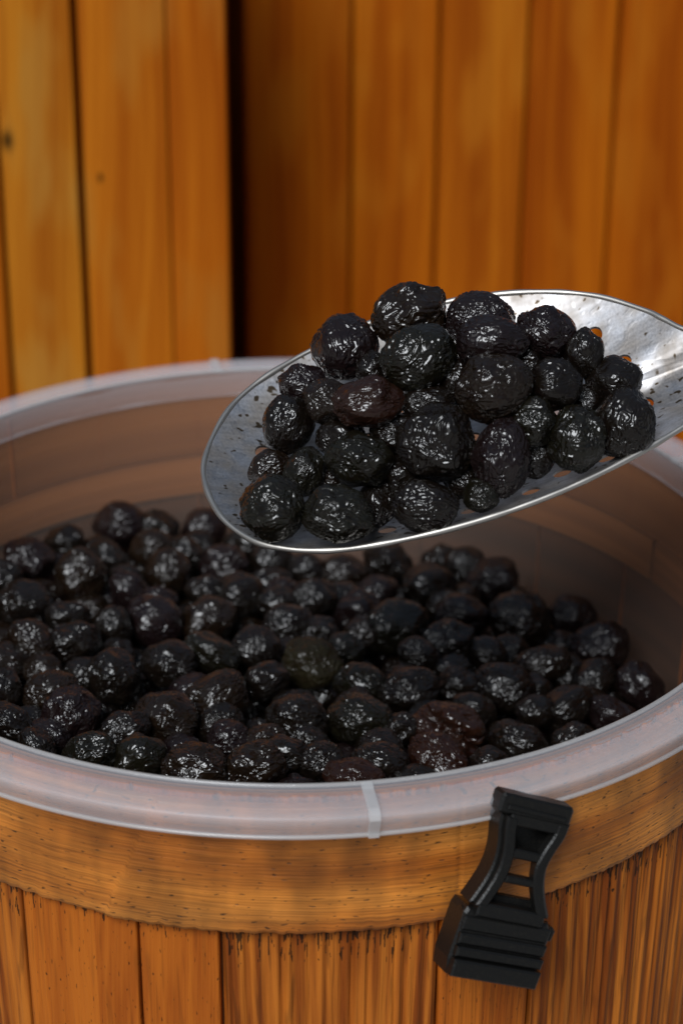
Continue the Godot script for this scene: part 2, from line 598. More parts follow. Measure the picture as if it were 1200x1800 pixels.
# ------------------------------------------------------------------ the black clip
func make_clip(mat: Material) -> void:
	var root := thing("plastic_clip", "black plastic lid clip with three openings, hooked over the tub's near rim", "clip", Vector3(0.0930, RIM - 0.0016, 0.2068))
	root.basis = Basis(Vector3(0.89286, -0.37698, -0.24637), Vector3(0.29120, 0.90059, -0.32270), Vector3(0.34353, 0.21639, 0.91387)).orthonormalized()
	root.scale = Vector3.ONE * 0.001
	# lever: two bowed side rails and the bars between them
	var left := [Vector2(-9.5, -7), Vector2(-8.8, -12), Vector2(-7.2, -18), Vector2(-6.4, -24), Vector2(-6.9, -30), Vector2(-8.6, -36), Vector2(-10.8, -42)]
	var right := [Vector2(16.2, -6), Vector2(15.8, -11), Vector2(13.6, -18), Vector2(12.6, -24), Vector2(13.8, -30), Vector2(16.4, -36), Vector2(19.8, -42)]
	var rails := [left, right]
	for s in 2:
		var outer := PackedVector2Array(rails[s])
		var curve := PackedVector2Array()
		for i in outer.size() - 1:
			for k in 4:
				curve.append(outer[i].cubic_interpolate(outer[i + 1], outer[maxi(i - 1, 0)], outer[mini(i + 2, outer.size() - 1)], k / 4.0))
		curve.append(outer[-1])
		var dir := 1.0 if s == 0 else -1.0
		for layer in 2:
			# a broad inner rail and, set back from it, the flange that turns towards the tub
			var wide: float = [4.6, 2.2][layer]
			var poly := PackedVector2Array()
			var shift := Vector2(0.0 if layer == 0 else -1.6 * dir, 0.0)
			for p in curve:
				poly.append(p + shift)
			for i in range(curve.size() - 1, -1, -1):
				poly.append(curve[i] + shift + Vector2(dir * wide, 0))
			if area(poly) < 0.0:
				poly.reverse()
			var st := begin()
			prism(st, poly, [-4.5, -12.0][layer], [0.0, -2.6][layer], 0.7)
			obj(["rail", "rail_flange"][layer], finish(st), mat, root)
	var bars := [[-8.0, 15.0, -10.2, -5.5, -6.0, -0.3], [-3.5, 11.2, -22.2, -18.6, -5.0, -0.6], [-2.2, 10.2, -31.8, -28.9, -5.0, -0.6], [-9.5, 18.5, -46.0, -40.6, -8.0, -0.2]]
	for b in bars:
		var st := begin()
		prism(st, PackedVector2Array([Vector2(b[0], b[2]), Vector2(b[1], b[2]), Vector2(b[1], b[3]), Vector2(b[0], b[3])]), b[4], b[5], 0.6)
		obj("cross_bar", finish(st), mat, root)
	# hinge bar over the rim, its ends rounded
	var st := begin()
	var prof := PackedVector2Array([Vector2(-13.5, -6.6), Vector2(15.4, -6.6), Vector2(16.2, -5.6), Vector2(16.2, -0.4), Vector2(15.2, 0.9), Vector2(-13.2, 1.2), Vector2(-14.2, 0.2), Vector2(-14.2, -5.8)])
	prism(st, prof, -8.0, -0.2, 1.0)
	obj("hinge_bar", finish(st), mat, root)
	st = begin()
	prism(st, PackedVector2Array([Vector2(-11.0, -4.6), Vector2(13.4, -5.0), Vector2(13.4, -3.2), Vector2(-11.0, -2.6)]), -0.4, 0.7, 0.4)
	obj("hinge_ridge", finish(st), mat, root)
	# plate behind the uppermost opening, and the spring bar seen through the lowest one
	st = begin()
	prism(st, PackedVector2Array([Vector2(-7.0, -20.0), Vector2(13.0, -20.0), Vector2(15.0, -8.0), Vector2(-8.0, -8.0)]), -12.0, -9.5, 0.3)
	obj("back_plate", finish(st), mat, root)
	st = begin()
	prism(st, PackedVector2Array([Vector2(-8.0, -42.0), Vector2(18.0, -42.0), Vector2(17.0, -38.2), Vector2(-8.0, -38.2)]), -10.0, -6.5, 0.5)
	obj("spring_bar", finish(st), mat, root)
	# the grip: a broad foot with stepped ridges
	st = begin()
	prism(st, PackedVector2Array([Vector2(-12.6, -70.0), Vector2(22.6, -68.4), Vector2(23.6, -60.0), Vector2(24.2, -47.4), Vector2(21.6, -44.4), Vector2(-12.4, -43.6), Vector2(-13.4, -46.0), Vector2(-13.8, -64.0)]), -15.0, -2.0, 1.0)
	obj("grip", finish(st), mat, root)
	var steps := [[-52.4, -46.6, -1.2], [-57.4, -53.2, -0.2], [-62.0, -58.2, 0.9], [-69.4, -62.8, 2.0]]
	for s in steps:
		st = begin()
		var dx: float = (s[0] + 70.0) * 0.03
		prism(st, PackedVector2Array([Vector2(-12.9, s[0]), Vector2(22.9 + dx * 0.6, s[0] + 0.6), Vector2(23.2 + dx * 0.6, s[1] + 0.6), Vector2(-13.0, s[1])]), -4.0, s[2], 0.7)
		obj("grip_ridge", finish(st), mat, root)
	# the pin that the lever turns on, its heads showing at both sides
	var pin := CylinderMesh.new()
	pin.top_radius = 2.1
	pin.bottom_radius = 2.1
	pin.height = 36.5
	pin.radial_segments = 24
	var pn := obj("pivot_pin", pin, mat, root)
	pn.position = Vector3(4.9, -46.6, -6.5)
	pn.rotation.z = PI / 2
	st = begin()
	prism(st, PackedVector2Array([Vector2(21.5, -52.0), Vector2(25.6, -51.0), Vector2(26.2, -47.0), Vector2(24.6, -45.6), Vector2(21.5, -46.0)]), -9.0, -3.0, 0.6)
	obj("pivot_stub", finish(st), mat, root)


# ------------------------------------------------------------------ the place
func _ready() -> void:
	rng.seed = 20
	var cam := Camera3D.new()
	cam.name = "camera"
	cam.keep_aspect = Camera3D.KEEP_HEIGHT
	cam.transform = Transform3D(Basis(VX, VY, VZ).orthonormalized(), Vector3(0.02117, 0.45448 + RIM, 0.90341))
	var lens := CameraAttributesPhysical.new()
	lens.frustum_focal_length = 53.29
	lens.frustum_focus_distance = 0.90
	lens.frustum_near = 0.05
	lens.frustum_far = 60.0
	lens.exposure_aperture = 5.7
	cam.attributes = lens
	cam.fov = 25.38
	cam.near = 0.05
	cam.far = 60.0
	cam.current = true
	add_child(cam)
	var env := Environment.new()
	env.background_mode = Environment.BG_SKY
	env.tonemap_mode = Environment.TONE_MAPPER_LINEAR
	env.tonemap_exposure = 1.58
	env.sdfgi_enabled = true
	env.ssao_enabled = true
	env.ssil_enabled = true
	var air := ProceduralSkyMaterial.new()
	air.sky_top_color = Color(0.68, 0.77, 0.90)
	air.sky_horizon_color = Color(0.48, 0.52, 0.57)
	air.ground_bottom_color = Color(0.20, 0.19, 0.18)
	air.ground_horizon_color = Color(0.30, 0.29, 0.28)
	air.sky_energy_multiplier = 0.42
	air.sky_curve = 0.35
	var sky := Sky.new()
	sky.sky_material = air
	env.sky = sky
	var we := WorldEnvironment.new()
	we.name = "world_environment"
	we.environment = env
	add_child(we)
	var sun := DirectionalLight3D.new()
	sun.name = "overcast_sun"
	sun.light_energy = 0.5
	sun.light_color = Color(0.97, 0.985, 1.0)
	sun.light_angular_distance = 26.0
	sun.shadow_enabled = true
	var az := deg_to_rad(-20.0)
	var el := deg_to_rad(45.0)
	sun.look_at_from_position(Vector3(sin(az) * cos(el), sin(el), cos(az) * cos(el)), Vector3.ZERO)
	add_child(sun)

	ground()
	background()
	wooden_tub()
	liner()
	make_olive_stuff()
	tub_olives()
	olives_below()
	scoop()
	scoop_olives()
	clip()


func ground() -> void:
	var m := StandardMaterial3D.new()
	m.albedo_color = Color(0.30, 0.29, 0.275).linear_to_srgb()
	m.roughness = 0.9
	var g := obj("ground", board(-12, 12, -12, 12, 0, 0.02, 0.004, Vector2(1, 1), Vector2.ZERO), m)
	g.rotation.x = -PI / 2
	g.set_meta("kind", "structure")
	g.set_meta("label", "plain grey paving under the tub")


func background() -> void:
	# nearer panel at the left
	var lw := wood(704, 1400, 240, 1400, 41, {"dark": Color(0.64, 0.35, 0.075), "light": Color(0.76, 0.47, 0.12), "grey": Color(0.72, 0.51, 0.22), "band": 0.03, "fibre": 0.30, "fib": 0.20, "ring": 0.15, "ringy": 0.34, "pat": 0.14,
		"knots": [Vector3(94, 962, 3.2), Vector3(150, 987, 1.5), Vector3(40, 1250, 5.0)]})
	var left := thing("wooden_partition", "nearer upright partition of honey brown boards at the left, with a dark open joint", "partition", Vector3(0, 0, LEFT_WALL))
	var tints := [Color(1, 0.93, 0.84), Color(1.0, 1.0, 1.0), Color(1.0, 0.93, 0.85), Color(0.97, 0.86, 0.76)]
	var edges := [[-0.272, -0.2085], [-0.2055, -0.1556], [-0.1510, -0.0948], [-0.0940, -0.0560]]
	for k in 7:
		edges.append([-0.365 - 0.092 * k, -0.275 - 0.092 * k])
	for k in edges.size():
		var m := wood_mat(lw, tints[k % 4], 0.6, 0.02, 0.15)
		var x0: float = edges[k][0]
		obj("plank", board(x0, edges[k][1], 0.02, 0.66, 0.0, 0.02, 0.0012, Vector2(0.24, 1.4), Vector2((x0 + 0.302) / 0.26, 0.0 if k < 4 else 0.31 * k), 0.0004), m, left)
	var st := begin()
	prism(st, PackedVector2Array([Vector2(-0.92, 0.02), Vector2(-0.078, 0.02), Vector2(-0.078, 0.66), Vector2(-0.92, 0.66)]), -0.40, -0.0215, 0.001)
	obj("core", finish(st), wood_mat(lw, Color.WHITE, 0.6, 0.02, 0.15), left)
	# farther wall of narrow boards
	var rw := wood(900, 1300, 600, 1400, 57, {"dark": Color(0.59, 0.28, 0.04), "light": Color(0.74, 0.405, 0.07), "grey": Color(0.74, 0.44, 0.11), "band": 0.028, "fibre": 0.28, "fib": 0.20, "ring": 0.12, "ringy": 0.34, "pat": 0.12, "knots": [Vector3(410, 420, 6)]})
	var right := thing("wooden_wall", "farther wall of narrow orange brown boards behind the scoop", "wall", Vector3(0, 0, RIGHT_WALL))
	var xs := [-0.0535, 0.0265, 0.0910, 0.1565, 0.2225, 0.2885, 0.354, 0.42]
	for k in 8:
		xs.append(0.486 + 0.066 * k)
	var tone := [Color(0.96, 0.92, 0.88), Color(1.0, 0.98, 0.95), Color(1.0, 1.0, 1.0), Color(0.98, 0.95, 0.92), Color(0.95, 0.90, 0.86), Color(0.98, 0.95, 0.92), Color(1, 1, 1)]
	for k in xs.size() - 1:
		var m := wood_mat(rw, tone[k % 7], 0.6, 0.02, 0.15)
		var gap := 0.0 if k == 0 else 0.0005
		obj("plank", board(xs[k] + gap, xs[k + 1] - 0.0005, 0.02, 0.66, 0.0, 0.018, 0.0034, Vector2(0.6, 1.4), Vector2((xs[k] + 0.1) / 0.6, 0.0)), m, right)
	st = begin()
	prism(st, PackedVector2Array([Vector2(-0.0525, 0.02), Vector2(0.948, 0.02), Vector2(0.948, 0.66), Vector2(-0.0525, 0.66)]), -0.20, -0.020, 0.001)
	# boards added at the back and top of the slot to keep light out
	prism(st, PackedVector2Array([Vector2(-0.10, 0.02), Vector2(0.0, 0.02), Vector2(0.0, 0.66), Vector2(-0.10, 0.66)]), -0.22, -0.2005, 0.001)
	prism(st, PackedVector2Array([Vector2(-0.10, 0.6605), Vector2(0.0, 0.6605), Vector2(0.0, 0.68), Vector2(-0.10, 0.68)]), -0.22, -0.002, 0.001)
	obj("backing_with_added_cover", finish(st), wood_mat(rw, Color.WHITE, 0.6, 0.02, 0.15), right)


func wooden_tub() -> void:
	var root := thing("wooden_tub", "round wooden tub of upright staves with a worn bent hoop at its top", "tub", Vector3(0, RIM, 0))
	var smooth := wood(512, 640, 128, 160, 11, {"dark": Color(0.62, 0.30, 0.055), "light": Color(0.77, 0.42, 0.11), "band": 0.06, "fibre": 0.9, "fib": 0.22, "ring": 0.30, "ringy": 0.30, "pat": 0.16, "specks": 0.03, "streak": 0.08, "stain": 11.0})
	var ribbed := wood(768, 640, 192, 160, 19, {"dark": Color(0.52, 0.25, 0.05), "light": Color(0.78, 0.45, 0.14), "band": 0.05, "fibre": 1.1, "fib": 0.16, "ring": 0.24, "ringy": 0.70, "specks": 0.0, "streak": 0.16, "stain": 20.0})
	var inner := wood(512, 256, 240, 120, 23, {"dark": Color(0.48, 0.27, 0.12), "light": Color(0.64, 0.385, 0.18), "band": 0.04, "fibre": 0.7, "ring": 0.15, "lying": true})
	var lower_inner := wood(384, 256, 240, 160, 24, {"dark": Color(0.30, 0.17, 0.09), "light": Color(0.43, 0.25, 0.13), "band": 0.04, "fibre": 0.7, "ring": 0.15, "lying": true})  # darker wood colour for the inner wall below the two rings
	var lower_inner_mat := wood_mat(lower_inner, Color.WHITE, 0.6, 0.03, 0.35)
	var band := wood(2048, 258, 450, 57, 29, {"dark": Color(0.60, 0.33, 0.10), "light": Color(0.78, 0.48, 0.18), "grey": Color(0.75, 0.49, 0.22), "band": 0.05, "fibre": 0.8, "fib": 0.15, "ring": 0.22, "ringy": 0.16, "specks": 0.24, "streak": 0.10, "blotch": 0.18, "lying": true})
	var sm := wood_mat(smooth, Color.WHITE, 0.6, 0.05, 0.35)
	var rm := wood_mat(ribbed, Color.WHITE, 0.6, 0.05, 0.35)
	var im := wood_mat(inner, Color.WHITE, 0.6, 0.03, 0.35)
	var bm := wood_mat(band, Color.WHITE, 0.48, 0.05, 0.45)
	# staves
	var cuts := [-57.0, -44.0, -30.1, -15.75, -6.6, 17.15, 28.6, 44.9, 59.0]
	while cuts[-1] < 292.0:
		cuts.append(cuts[-1] + rng.randf_range(11.0, 20.0))
	cuts.append(303.0)
	var rough := {4: 1.0, 6: 1.0, 7: 1.0, 0: 0.4, 2: 0.10, 3: 0.12, 5: 0.30}
	for k in cuts.size() - 1:
		var a0 := deg_to_rad(cuts[k])
		var a1 := deg_to_rad(cuts[k + 1])
		var rib: float = rough.get(k, 0.5)
		var near: bool = k < 8
		var wide := (a1 - a0) * 0.2045
		var nu := int(wide / 0.0006) if near else 16
		var nz := noise(100 + k, 0.24)
		var nl := noise(200 + k, 0.11)
		var gap := 0.00055
		var lift := rng.randf_range(-0.0004, 0.0004)
		var mesh := grid(nu + 4, 14, func(i, j):
			var s := clampf((i - 2.0) / nu, 0.0, 1.0)
			var x: float = lerp(gap, wide - gap, s)
			var y: float = lerp(-0.001, -0.400, pow(j / 14.0, 1.5))
			var e := minf(x, wide - x) - gap
			var mm := x * 1000.0
			var ridge := nz.get_noise_2d(mm, y * 9.0) + 0.6 * nl.get_noise_2d(mm * 3.0, y * 6.0)
			var r := 0.2045 + lift + rib * 0.00095 * ridge - 0.0008 * exp(-e / 0.0006)
			if i < 2 or i > nu + 2:
				r = 0.2045 - 0.0025
				if i == 0 or i == nu + 4:
					r = 0.1990
			r += y * 0.02
			var a := a0 + x / 0.2045
			return Vector3(sin(a) * r, y, cos(a) * r),
			func(i, j):
				var s := clampf((i - 2.0) / nu, 0.0, 1.0)
				var y: float = lerp(-0.001, -0.400, pow(j / 14.0, 1.5))
				var start := 0.37 * k
				return Vector2(start + s * wide / (0.192 if rib > 0.35 else 0.128), (-y - 0.058) / 0.16))
		var o := obj("stave", mesh, rm if rib > 0.35 else sm, root)
		if near and rib > 0.9:
			o.set_meta("label", "stave weathered into deep upright ridges")
	# the inside of the staves, and two thin rings that line their upper ends
	var wavy := noise(77, 3.0)
	obj("inner_wall", lathe(PackedVector2Array([Vector2(0.1925, -0.398), Vector2(0.1988, -0.0675)]), 0.0, TAU, 180), lower_inner_mat, root)
	obj("inner_ring", lathe(PackedVector2Array([Vector2(0.1992, -0.0005), Vector2(0.2030, -0.0005), Vector2(0.2005, -0.0450), Vector2(0.1984, -0.0448), Vector2(0.1992, -0.0005)]), 0.0, TAU, 240, func(a, p): return p + Vector2(0.0002 * wavy.get_noise_1d(a * 2.0), 0)), im, root)
	obj("inner_ring", lathe(PackedVector2Array([Vector2(0.1974, -0.0455), Vector2(0.1995, -0.0452), Vector2(0.1992, -0.0672), Vector2(0.1970, -0.0668), Vector2(0.1974, -0.0455)]), deg_to_rad(118.3), deg_to_rad(477.8), 240), im, root)
	obj("bottom", lathe(PackedVector2Array([Vector2(0.0, -0.39), Vector2(0.1925, -0.39), Vector2(0.1925, -0.404), Vector2(0.0, -0.404)]), 0.0, TAU, 90), im, root)
	# the bent hoop: its scarfed end lies over its beginning along a slanting line
	var n := noise(5, 0.9)
	var n2 := noise(6, 6.0)
	var prof := PackedVector2Array([Vector2(0.2047, -0.0037), Vector2(0.2075, -0.0035), Vector2(0.2083, -0.0052), Vector2(0.2087, -0.020), Vector2(0.2089, -0.030), Vector2(0.2089, -0.042), Vector2(0.2087, -0.052), Vector2(0.2083, -0.0575), Vector2(0.2074, -0.0593), Vector2(0.2047, -0.0593)])
	# more rows, so that the scarf shows
	var rows := PackedVector2Array()
	for k in prof.size() - 1:
		for s in 4:
			rows.append(prof[k].lerp(prof[k + 1], s / 4.0))
	rows.append(prof[-1])
	var around := 1400
	var hoop := grid(around, rows.size() - 1, func(i, j):
		var a: float = TAU * (i % around) / around - PI
		var p := rows[j]
		var deg := rad_to_deg(a)
		var slant := -14.9 + (p.y + 0.022) * 110.0 + 0.25 * n2.get_noise_1d(p.y * 400.0)
		if p.x > 0.2060:
			var past := deg - slant
			var fade := clampf(1.0 - past / 60.0, 0.0, 1.0) if past > 0.0 else 0.0
			p.x += 0.0015 * fade * smoothstep(0.0, 0.25, past)
			p.x -= 0.0007 * exp(-pow((deg - 18.4 - 0.1 * n2.get_noise_1d(p.y * 300.0)) / 0.16, 2.0))
			p.x += 0.00025 * n.get_noise_2d(deg * 0.3, p.y * 60.0)
			p.y += (0.0005 * n.get_noise_2d(deg * 0.8, 4.0) + 0.0002 * n.get_noise_2d(deg * 2.6, 9.0)) * clampf((-0.050 - p.y) / 0.008, 0.0, 1.0)
		return Vector3(sin(a) * p.x, p.y, cos(a) * p.x),
		func(i, j):
			var a: float = TAU * i / around
			return Vector2(a * 0.2087 / 0.45, clampf((-0.0035 - rows[j].y) / 0.0570, 0.005, 0.995)))
	obj("hoop", hoop, bm, root)


func liner() -> void:
	var root := thing("plastic_liner", "milky plastic liner bucket whose broad rim hangs over the wooden tub", "liner", Vector3(0, RIM, 0))
	var m := StandardMaterial3D.new()
	m.albedo_color = Color(0.93, 0.93, 0.95, 0.26)
	m.transparency = BaseMaterial3D.TRANSPARENCY_ALPHA
	m.roughness = 0.32
	m.metallic_specular = 0.5
	var drop := NoiseTexture2D.new()
	var nz := noise(8, 0.03, 3)
	drop.noise = nz
	drop.seamless = true
	drop.width = 512
	drop.height = 512
	m.heightmap_enabled = true
	m.heightmap_texture = drop
	m.heightmap_scale = 0.02
	m.uv1_triplanar = true
	m.uv1_scale = Vector3(9, 9, 9)
	var w := m.duplicate()
	w.albedo_color = Color(0.70, 0.67, 0.64, 0.17)
	w.roughness = 0.4
	# outside downwards, inside upwards
	var rim := PackedVector2Array([Vector2(0.1972, -0.0120), Vector2(0.1984, -0.0040), Vector2(0.1992, -0.0006), Vector2(0.2002, 0.0008), Vector2(0.2018, 0.0013), Vector2(0.2034, 0.0008), Vector2(0.2050, 0.0003), Vector2(0.2120, 0.0004), Vector2(0.2172, 0.0002), Vector2(0.2194, -0.0006), Vector2(0.2203, -0.0022), Vector2(0.2193, -0.0060), Vector2(0.2168, -0.0100), Vector2(0.2170, -0.0110), Vector2(0.2158, -0.0114), Vector2(0.2152, -0.0104), Vector2(0.2176, -0.0060), Vector2(0.2182, -0.0032), Vector2(0.2172, -0.0018), Vector2(0.2050, -0.0016), Vector2(0.2010, -0.0024), Vector2(0.2000, -0.0060), Vector2(0.1990, -0.0120), Vector2(0.1972, -0.0120)])
	var wob := noise(13, 1.0)
	obj("rim", lathe(rim, 0.0, TAU, 360, func(a, p): return p + Vector2(0.0, 0.0004 * wob.get_noise_2d(sin(a) * 2.0, cos(a) * 2.0))), m, root)
	obj("inner_wall", lathe(PackedVector2Array([Vector2(0.1905, -0.380), Vector2(0.1962, -0.062), Vector2(0.1966, -0.0475), Vector2(0.1970, -0.0440), Vector2(0.1972, -0.0121)]), 0.0, TAU, 240), w, root)
	# the thicker beads along its lip and along the lower edge of its skirt
	var bm := m.duplicate()
	bm.albedo_color = Color(0.88, 0.87, 0.86, 0.33)
	bm.heightmap_enabled = false
	bm.roughness = 0.22
	for c: Vector3 in [Vector3(0.2004, 0.0009, 0.0009), Vector3(0.2166, -0.0108, 0.0009)]:
		var ring := PackedVector2Array()
		for k in 11:
			ring.append(Vector2(c.x, c.y) + Vector2.from_angle(-TAU * k / 10.0) * c.z)
		obj("rim_bead", lathe(ring, 0.0, TAU, 300), bm, root)
	# upright moulding seams across the rim
	var sm := m.duplicate()
	sm.albedo_color = Color(0.88, 0.88, 0.88, 0.40)
	for deg: float in [8.9, -167.6, 116.0, -70.0, 60.0]:
		var st := begin()
		var half := 0.0021
		var path := PackedVector2Array([Vector2(0.1996, 0.0002), Vector2(0.2012, 0.0019), Vector2(0.2050, 0.0011), Vector2(0.2174, 0.0010), Vector2(0.2203, -0.0003), Vector2(0.2210, -0.0024), Vector2(0.2178, -0.0098), Vector2(0.2176, -0.0118), Vector2(0.2160, -0.0098), Vector2(0.2196, -0.0030), Vector2(0.2170, -0.0010), Vector2(0.2040, -0.0005)])
		prism(st, path, -half, half, 0.0003)
		var o := obj("moulding_seam", finish(st), sm, root)
		o.rotation.y = deg_to_rad(deg) - PI / 2


func olives_below() -> void:
	# what fills the tub between and under the olives that lie on top, and under its near rim
	var places: Array[Transform3D] = []
	var seen: Array[Vector3] = []
	var named := {}
	var used := {}
	for o in get_children():
		if o is MeshInstance3D and String(o.name).begins_with("olive"):
			seen.append(o.position - Vector3(0, RIM, 0))
			var says: String = o.get_meta("label")
			if says.contains(" row of the tub") and says.contains(", "):
				named[o.position - Vector3(0, RIM, 0)] = says.get_slice(", ", 1).replace(" of the tub", "")
	var top := seen.duplicate()
	for layer in 5:
		for gx in range(-14, 15):
			for gz in range(-15, 16):
				var x := (gx + 0.5 * absi(gz % 2) + 0.25 * layer) * 0.0150 + rng.randf_range(-0.003, 0.003)
				var z := gz * 0.0130 + 0.006 * layer + rng.randf_range(-0.003, 0.003)
				if Vector2(x, z).length() > 0.178:
					continue
				var y := -0.072 - 0.10 * x + 0.08 * z - 0.0105 * layer + rng.randf_range(-0.003, 0.003)
				var p := Vector3(x, y, z)
				var free := true
				var near := z > 0.06 and x < 0.12 and z < 0.15 and layer > 0
				for q in top:
					near = near or Vector2(q.x - x, q.z - z).length() < 0.019
				for q in seen:
					if q.distance_to(p) < 0.0158:
						free = false
						break
				if not free or not near:
					continue
				seen.append(p)
				var r := rng.randf_range(0.0088, 0.0108)
				var said := ""
				if layer < 2:
					# named after the olive that it touches and the side on which it lies
					var order: Array = named.keys()
					order.sort_custom(func(a, b): return (a as Vector3).distance_squared_to(p) < (b as Vector3).distance_squared_to(p))
					for q: Vector3 in order.slice(0, 2):
						var to := p - q
						var side := ("right of" if to.x > 0 else "left of") if absf(to.x) > absf(to.z) else ("before" if to.z > 0 else "behind")
						var words := "half buried olive just %s the %s" % [side, named[q]]
						if said == "" and not used.has(words):
							said = words
				if said != "":
					used[said] = true
					var o := olive(p + Vector3(0, RIM, 0), r * 1.06, r * 0.94, rng.randf_range(-44.0, 44.0), ["k", "k", "b", "p"][rng.randi() % 4])
					tag(o, said, "olive", "olives half buried in the tub's heap")
				else:
					places.append(Transform3D(Basis.from_euler(Vector3(rng.randf() * TAU, rng.randf() * TAU, rng.randf() * TAU)) * Basis.from_scale(Vector3(r * 1.06, r * 0.94, r)), p + Vector3(0, RIM, 0)))
	var mm := MultiMesh.new()
	mm.transform_format = MultiMesh.TRANSFORM_3D
	mm.mesh = olive_meshes[3].duplicate()
	mm.mesh.surface_set_material(0, olive_mats["k"])
	mm.instance_count = places.size()
	for k in places.size():
		mm.set_instance_transform(k, places[k])
	var o := MultiMeshInstance3D.new()
	o.name = "olives_underneath"
	o.multimesh = mm
	add_child(o, true)
	tag(o, "black olives filling the tub beneath the visible top layer", "olives")
	o.set_meta("kind", "stuff")


func scoop() -> void:
	var size := 768
	var stains := noise(61, 0.02, 4)
	var fine := noise(62, 0.25, 2)
	var specks := noise(63, 0.055, 2)
	var scratch := noise(64, 0.05)
	var wet := noise(65, 0.045, 2)
	var film := noise(66, 0.006, 2)
	var col := PackedByteArray()
	var rgh := PackedByteArray()
	var hgt := PackedByteArray()
	for y in size:
		for x in size:
			var s := stains.get_noise_2d(x, y)
			var f := fine.get_noise_2d(x, y)
			var k := scratch.get_noise_2d(x * 0.15 + y * 0.04, y * 3.0)
			var d := specks.get_noise_2d(x * 1.0, y * 1.3)
			var wt := wet.get_noise_2d(x, y * 1.2)
			var fm := film.get_noise_2d(x, y)
			var c := Color(0.78, 0.78, 0.795).lerp(Color(0.62, 0.58, 0.54), clampf(0.35 + 0.7 * s, 0, 1))
			c = c * (1.0 + 0.07 * f + 0.05 * k)
			if d > 0.52 + 0.35 * fm:
				c = c.lerp(Color(0.20, 0.14, 0.07), minf((d - 0.52 - 0.35 * fm) * 5.0, 0.75))
			col.append_array([int(clampf(c.r, 0, 1) * 255), int(clampf(c.g, 0, 1) * 255), int(clampf(c.b, 0, 1) * 255)])
			rgh.append(int(clampf(0.53 + 0.10 * s + 0.04 * f - 0.05 * smoothstep(0.2, 0.4, wt), 0.2, 0.8) * 255))
			var drop := smoothstep(0.20, 0.45, wt) * 0.32
			hgt.append(int(clampf(0.25 + drop + 0.04 * f + 0.05 * k, 0, 1) * 255))
	var m := StandardMaterial3D.new()
	m.albedo_texture = ImageTexture.create_from_image(Image.create_from_data(size, size, false, Image.FORMAT_RGB8, col))
	m.metallic = 1.0
	m.roughness = 1.0
	m.roughness_texture = ImageTexture.create_from_image(Image.create_from_data(size, size, false, Image.FORMAT_L8, rgh))
	m.heightmap_enabled = true
	m.heightmap_scale = 0.010
	m.heightmap_texture = ImageTexture.create_from_image(Image.create_from_data(size, size, false, Image.FORMAT_L8, hgt))
	var e := StandardMaterial3D.new()
	e.albedo_color = Color(0.80, 0.78, 0.75)
	e.metallic = 1.0
	e.roughness = 0.46
	make_scoop(m, e)


func clip() -> void:
	var m := StandardMaterial3D.new()
	m.albedo_color = Color(0.058, 0.057, 0.054).linear_to_srgb()
	m.roughness = 0.36
	m.metallic_specular = 0.4
	var nt := NoiseTexture2D.new()
	nt.noise = noise(88, 0.05, 3)
	nt.seamless = true
	m.heightmap_enabled = true
	m.heightmap_texture = nt
	m.heightmap_scale = 0.01
	var dust := NoiseTexture2D.new()
	dust.noise = noise(89, 0.03, 5)
	dust.seamless = true
	var ramp := Gradient.new()
	ramp.offsets = PackedFloat32Array([0.0, 0.55, 0.72, 1.0])
	ramp.colors = PackedColorArray([Color(0.40, 0.40, 0.40), Color(0.41, 0.405, 0.40), Color(0.46, 0.45, 0.43), Color(0.60, 0.57, 0.53)])
	dust.color_ramp = ramp
	m.albedo_texture = dust
	m.uv1_triplanar = true
	m.uv1_scale = Vector3.ONE * 0.03
	make_clip(m)


